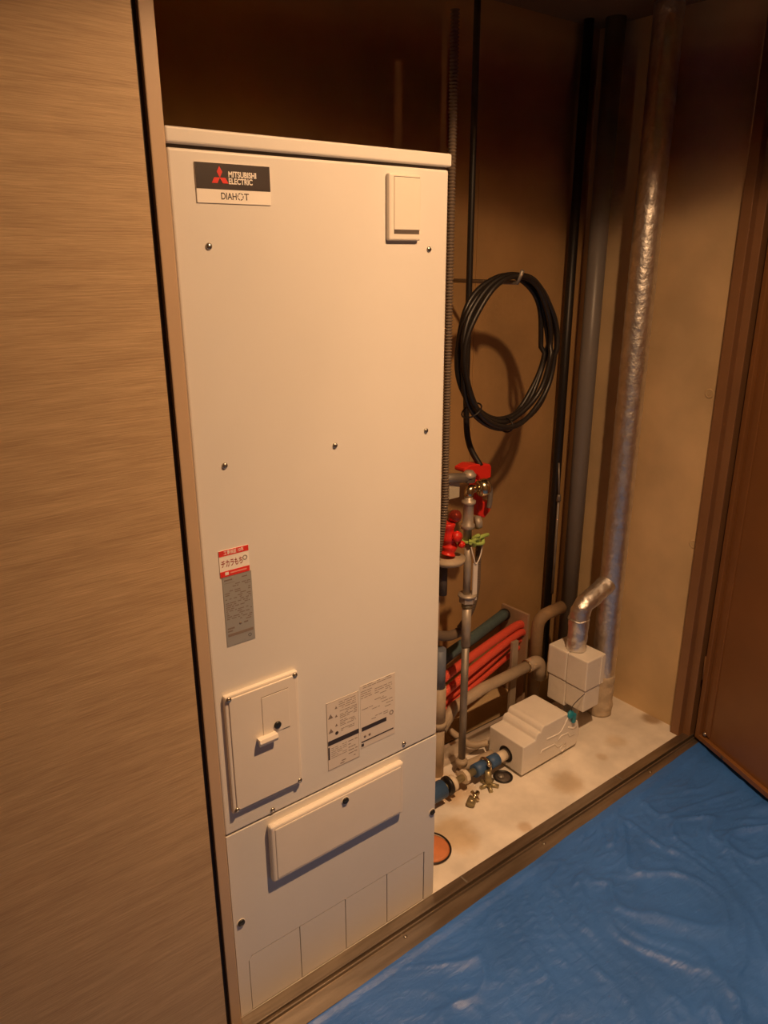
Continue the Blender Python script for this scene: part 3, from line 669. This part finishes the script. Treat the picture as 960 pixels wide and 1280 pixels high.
hose('red_hose', [(.80, .43, .17), (1.03, .430, .275), (1.25, .462, .312), (1.45, .500, .326), (1.503, .5106, .318)], .0145, 'red_hose', 'second orange-red hose just under the uppermost one', 'red hoses at the back of the closet')
hose('red_hose', [(.80, .44, .13), (1.03, .45, .215), (1.25, .475, .262), (1.44, .515, .285), (1.503, .525, .28)], .0125, 'red_hose', 'third darker red hose from the top behind the strut', 'red hoses at the back of the closet')
hose('red_hose', [(.80, .44, .10), (1.10, .455, .200), (1.25, .475, .225), (1.44, .52, .235), (1.503, .53, .245)], .0105, 'red_hose', 'lowest and thinnest red hose just above the beige pipe', 'red hoses at the back of the closet')
TH = hose('insulated_hose', [(.80, .40, .30), (1.03, .474, .362), (1.25, .52, .378), (1.470, .585, .375)], .0210, 'teal_hose', 'dark teal foam-insulated hose above the red hoses')
obj('end_ring', lt([(.012, 0), (.0235, 0), (.0245, .012), (.012, .014)], (1.468, .585, .373), (.95, .25, -.2), 20, ring=True), 'black_rubber', TH)
tag(obj('backing_board', pr([(.492, .001), (.628, .001), (.628, .395), (.492, .398)], 'x', 1.502, 1.514), 'board'), 'pale upright board that the red hoses pass through', 'board')
BL = bmesh.new(); add_tube(BL, round_corners([(1.528, .462, .0), (1.528, .462, .392), (1.66, .458, .400)], .05, 8), .024, 20)
tag(obj('lagged_elbow', BL, 'brown_lagging'), 'brown lagged elbow pipe beside the red hose ends', 'pipe')

# ------------------------------------------------------------ tall pipes at the back
GV = thing('grey_vent_pipe', 'tall smooth grey plastic pipe left of the foil pipe', 'pipe', (1.775, .515, 0))
obj('pipe', tb([(1.775, .515, 0), (1.775, .515, CZ)], .032, 28), 'grey_pvc', GV)
BK = thing('black_tube', 'tall black tube between the grey pipe and the back wall', 'conduit', (1.735, .575, 0))
obj('pipe', tb([(1.722, .580, .0), (1.722, .580, CZ)], .0165, 16), 'black_rubber', BK)  # plain black upright tube near the back corner
tag(obj('black_tube', tb([(1.810, .385, .0), (1.810, .385, CZ)], .0115, 14), 'black_rubber'), 'thin black tube just left of the foil pipe', 'conduit')  # thinner black upright tube by the side wall
PC = tb([(1.708, .548, .41), (1.705, .548, .81)], .0052, 10)
add_lathe(PC, [(0, 0), (.009, 0), (.008, .02), (.006, .028), (0, .028)], (1.705, .548, .80), (0, 0, 1), 12)
add_tube(PC, [(1.705, .548, .82), (1.706, .56, .95)], .004, 8)
tag(obj('thin_pale_conduit', PC, 'galv'), 'thin pale vertical conduit stub in front of the black tube', 'conduit')

# ------------------------------------------------------------ black cable coil on the back wall
CC = thing('cable_coil', 'large coil of black cable hanging high on the back wall', 'cable', (1.13, .31, 1.43))
for k in range(5):
    cx_, cz_, rx, rz = 1.130 + (.004, -.006, .010, .0, -.004)[k], 1.43 + (.0, .006, -.004, .010, .003)[k], (.190, .182, .196, .186, .179)[k], (.216, .210, .222, .205, .213)[k]
    y_ = .290 + .010 * k
    path = [(cx_ + rx * math.cos(t * PI / 36) + .004 * math.sin(t * .5 + k), y_ + .006 * math.sin(t * .21 + k * 2), cz_ + rz * math.sin(t * PI / 36)) for t in range(72)]
    obj('cable_loop', tb(path, .0078, 10, closed=True), 'black_rubber', CC)
obj('cable_tie', tb([(.990 + .026 * math.cos(t * PI / 8), .310 + .030 * math.sin(t * PI / 8), 1.277 + .018 * math.cos(t * PI / 8)) for t in range(16)], .0025, 6, closed=True), 'black_rubber', CC)
obj('cable_tie', tb([(1.134, .310 + .030 * math.cos(t * PI / 8), 1.216 + .022 * math.sin(t * PI / 8)) for t in range(16)], .0025, 6, closed=True), 'black_rubber', CC)
obj('wall_hook', tb([(1.13, .63, 1.627), (1.13, .285, 1.627), (1.13, .27, 1.66)], .006, 8), 'galv', CC)
tag(obj('drop_cable', tb(smooth_path([(1.050, .40, CZ - .01), (1.052, .40, 1.5), (1.056, .40, 1.25), (1.068, .395, 1.15), (1.085, .36, 1.085)], 8), .0095, 12), 'black_rubber'), 'single black cable dropping straight to the red valve bracket', 'cable')

# ------------------------------------------------------------ small things on the closet floor
OR = thing('orange_pad', 'flat orange rubber pad with a black rim peeping from behind the tank', 'pad', (.70, .125, 0))
obj('pad', lt([(0, 0), (.058, 0), (.056, .008), (.050, .012), (0, .013)], (.703, .128, 0), (0, 0, 1), 32), 'orange', OR)
obj('rim', tb([(.703 + .060 * math.cos(t * PI / 24), .128 + .060 * math.sin(t * PI / 24), .010 + .004 * math.sin(t * PI / 24)) for t in range(48)], .0028, 8, closed=True), 'black_rubber', OR)
DC = thing('floor_drain', 'small dark round floor drain under the corner of the foam casing', 'drain', (1.122, .232, 0))
obj('drain_rim', lt([(.026, 0), (.034, 0), (.034, .004), (.030, .006), (.026, .002)], (1.122, .232, 0), (0, 0, 1), 28, ring=True), 'black_rubber', DC)
obj('drain_grate', lt([(0, 0), (.027, 0), (.027, .0015), (0, .0015)], (1.122, .232, 0), (0, 0, 1), 28), 'gap', DC)
obj('grate_plug', lt([(0, 0), (.012, 0), (.010, .008), (0, .009)], (1.116, .236, 0), (0, 0, 1), 14), 'galv', DC)
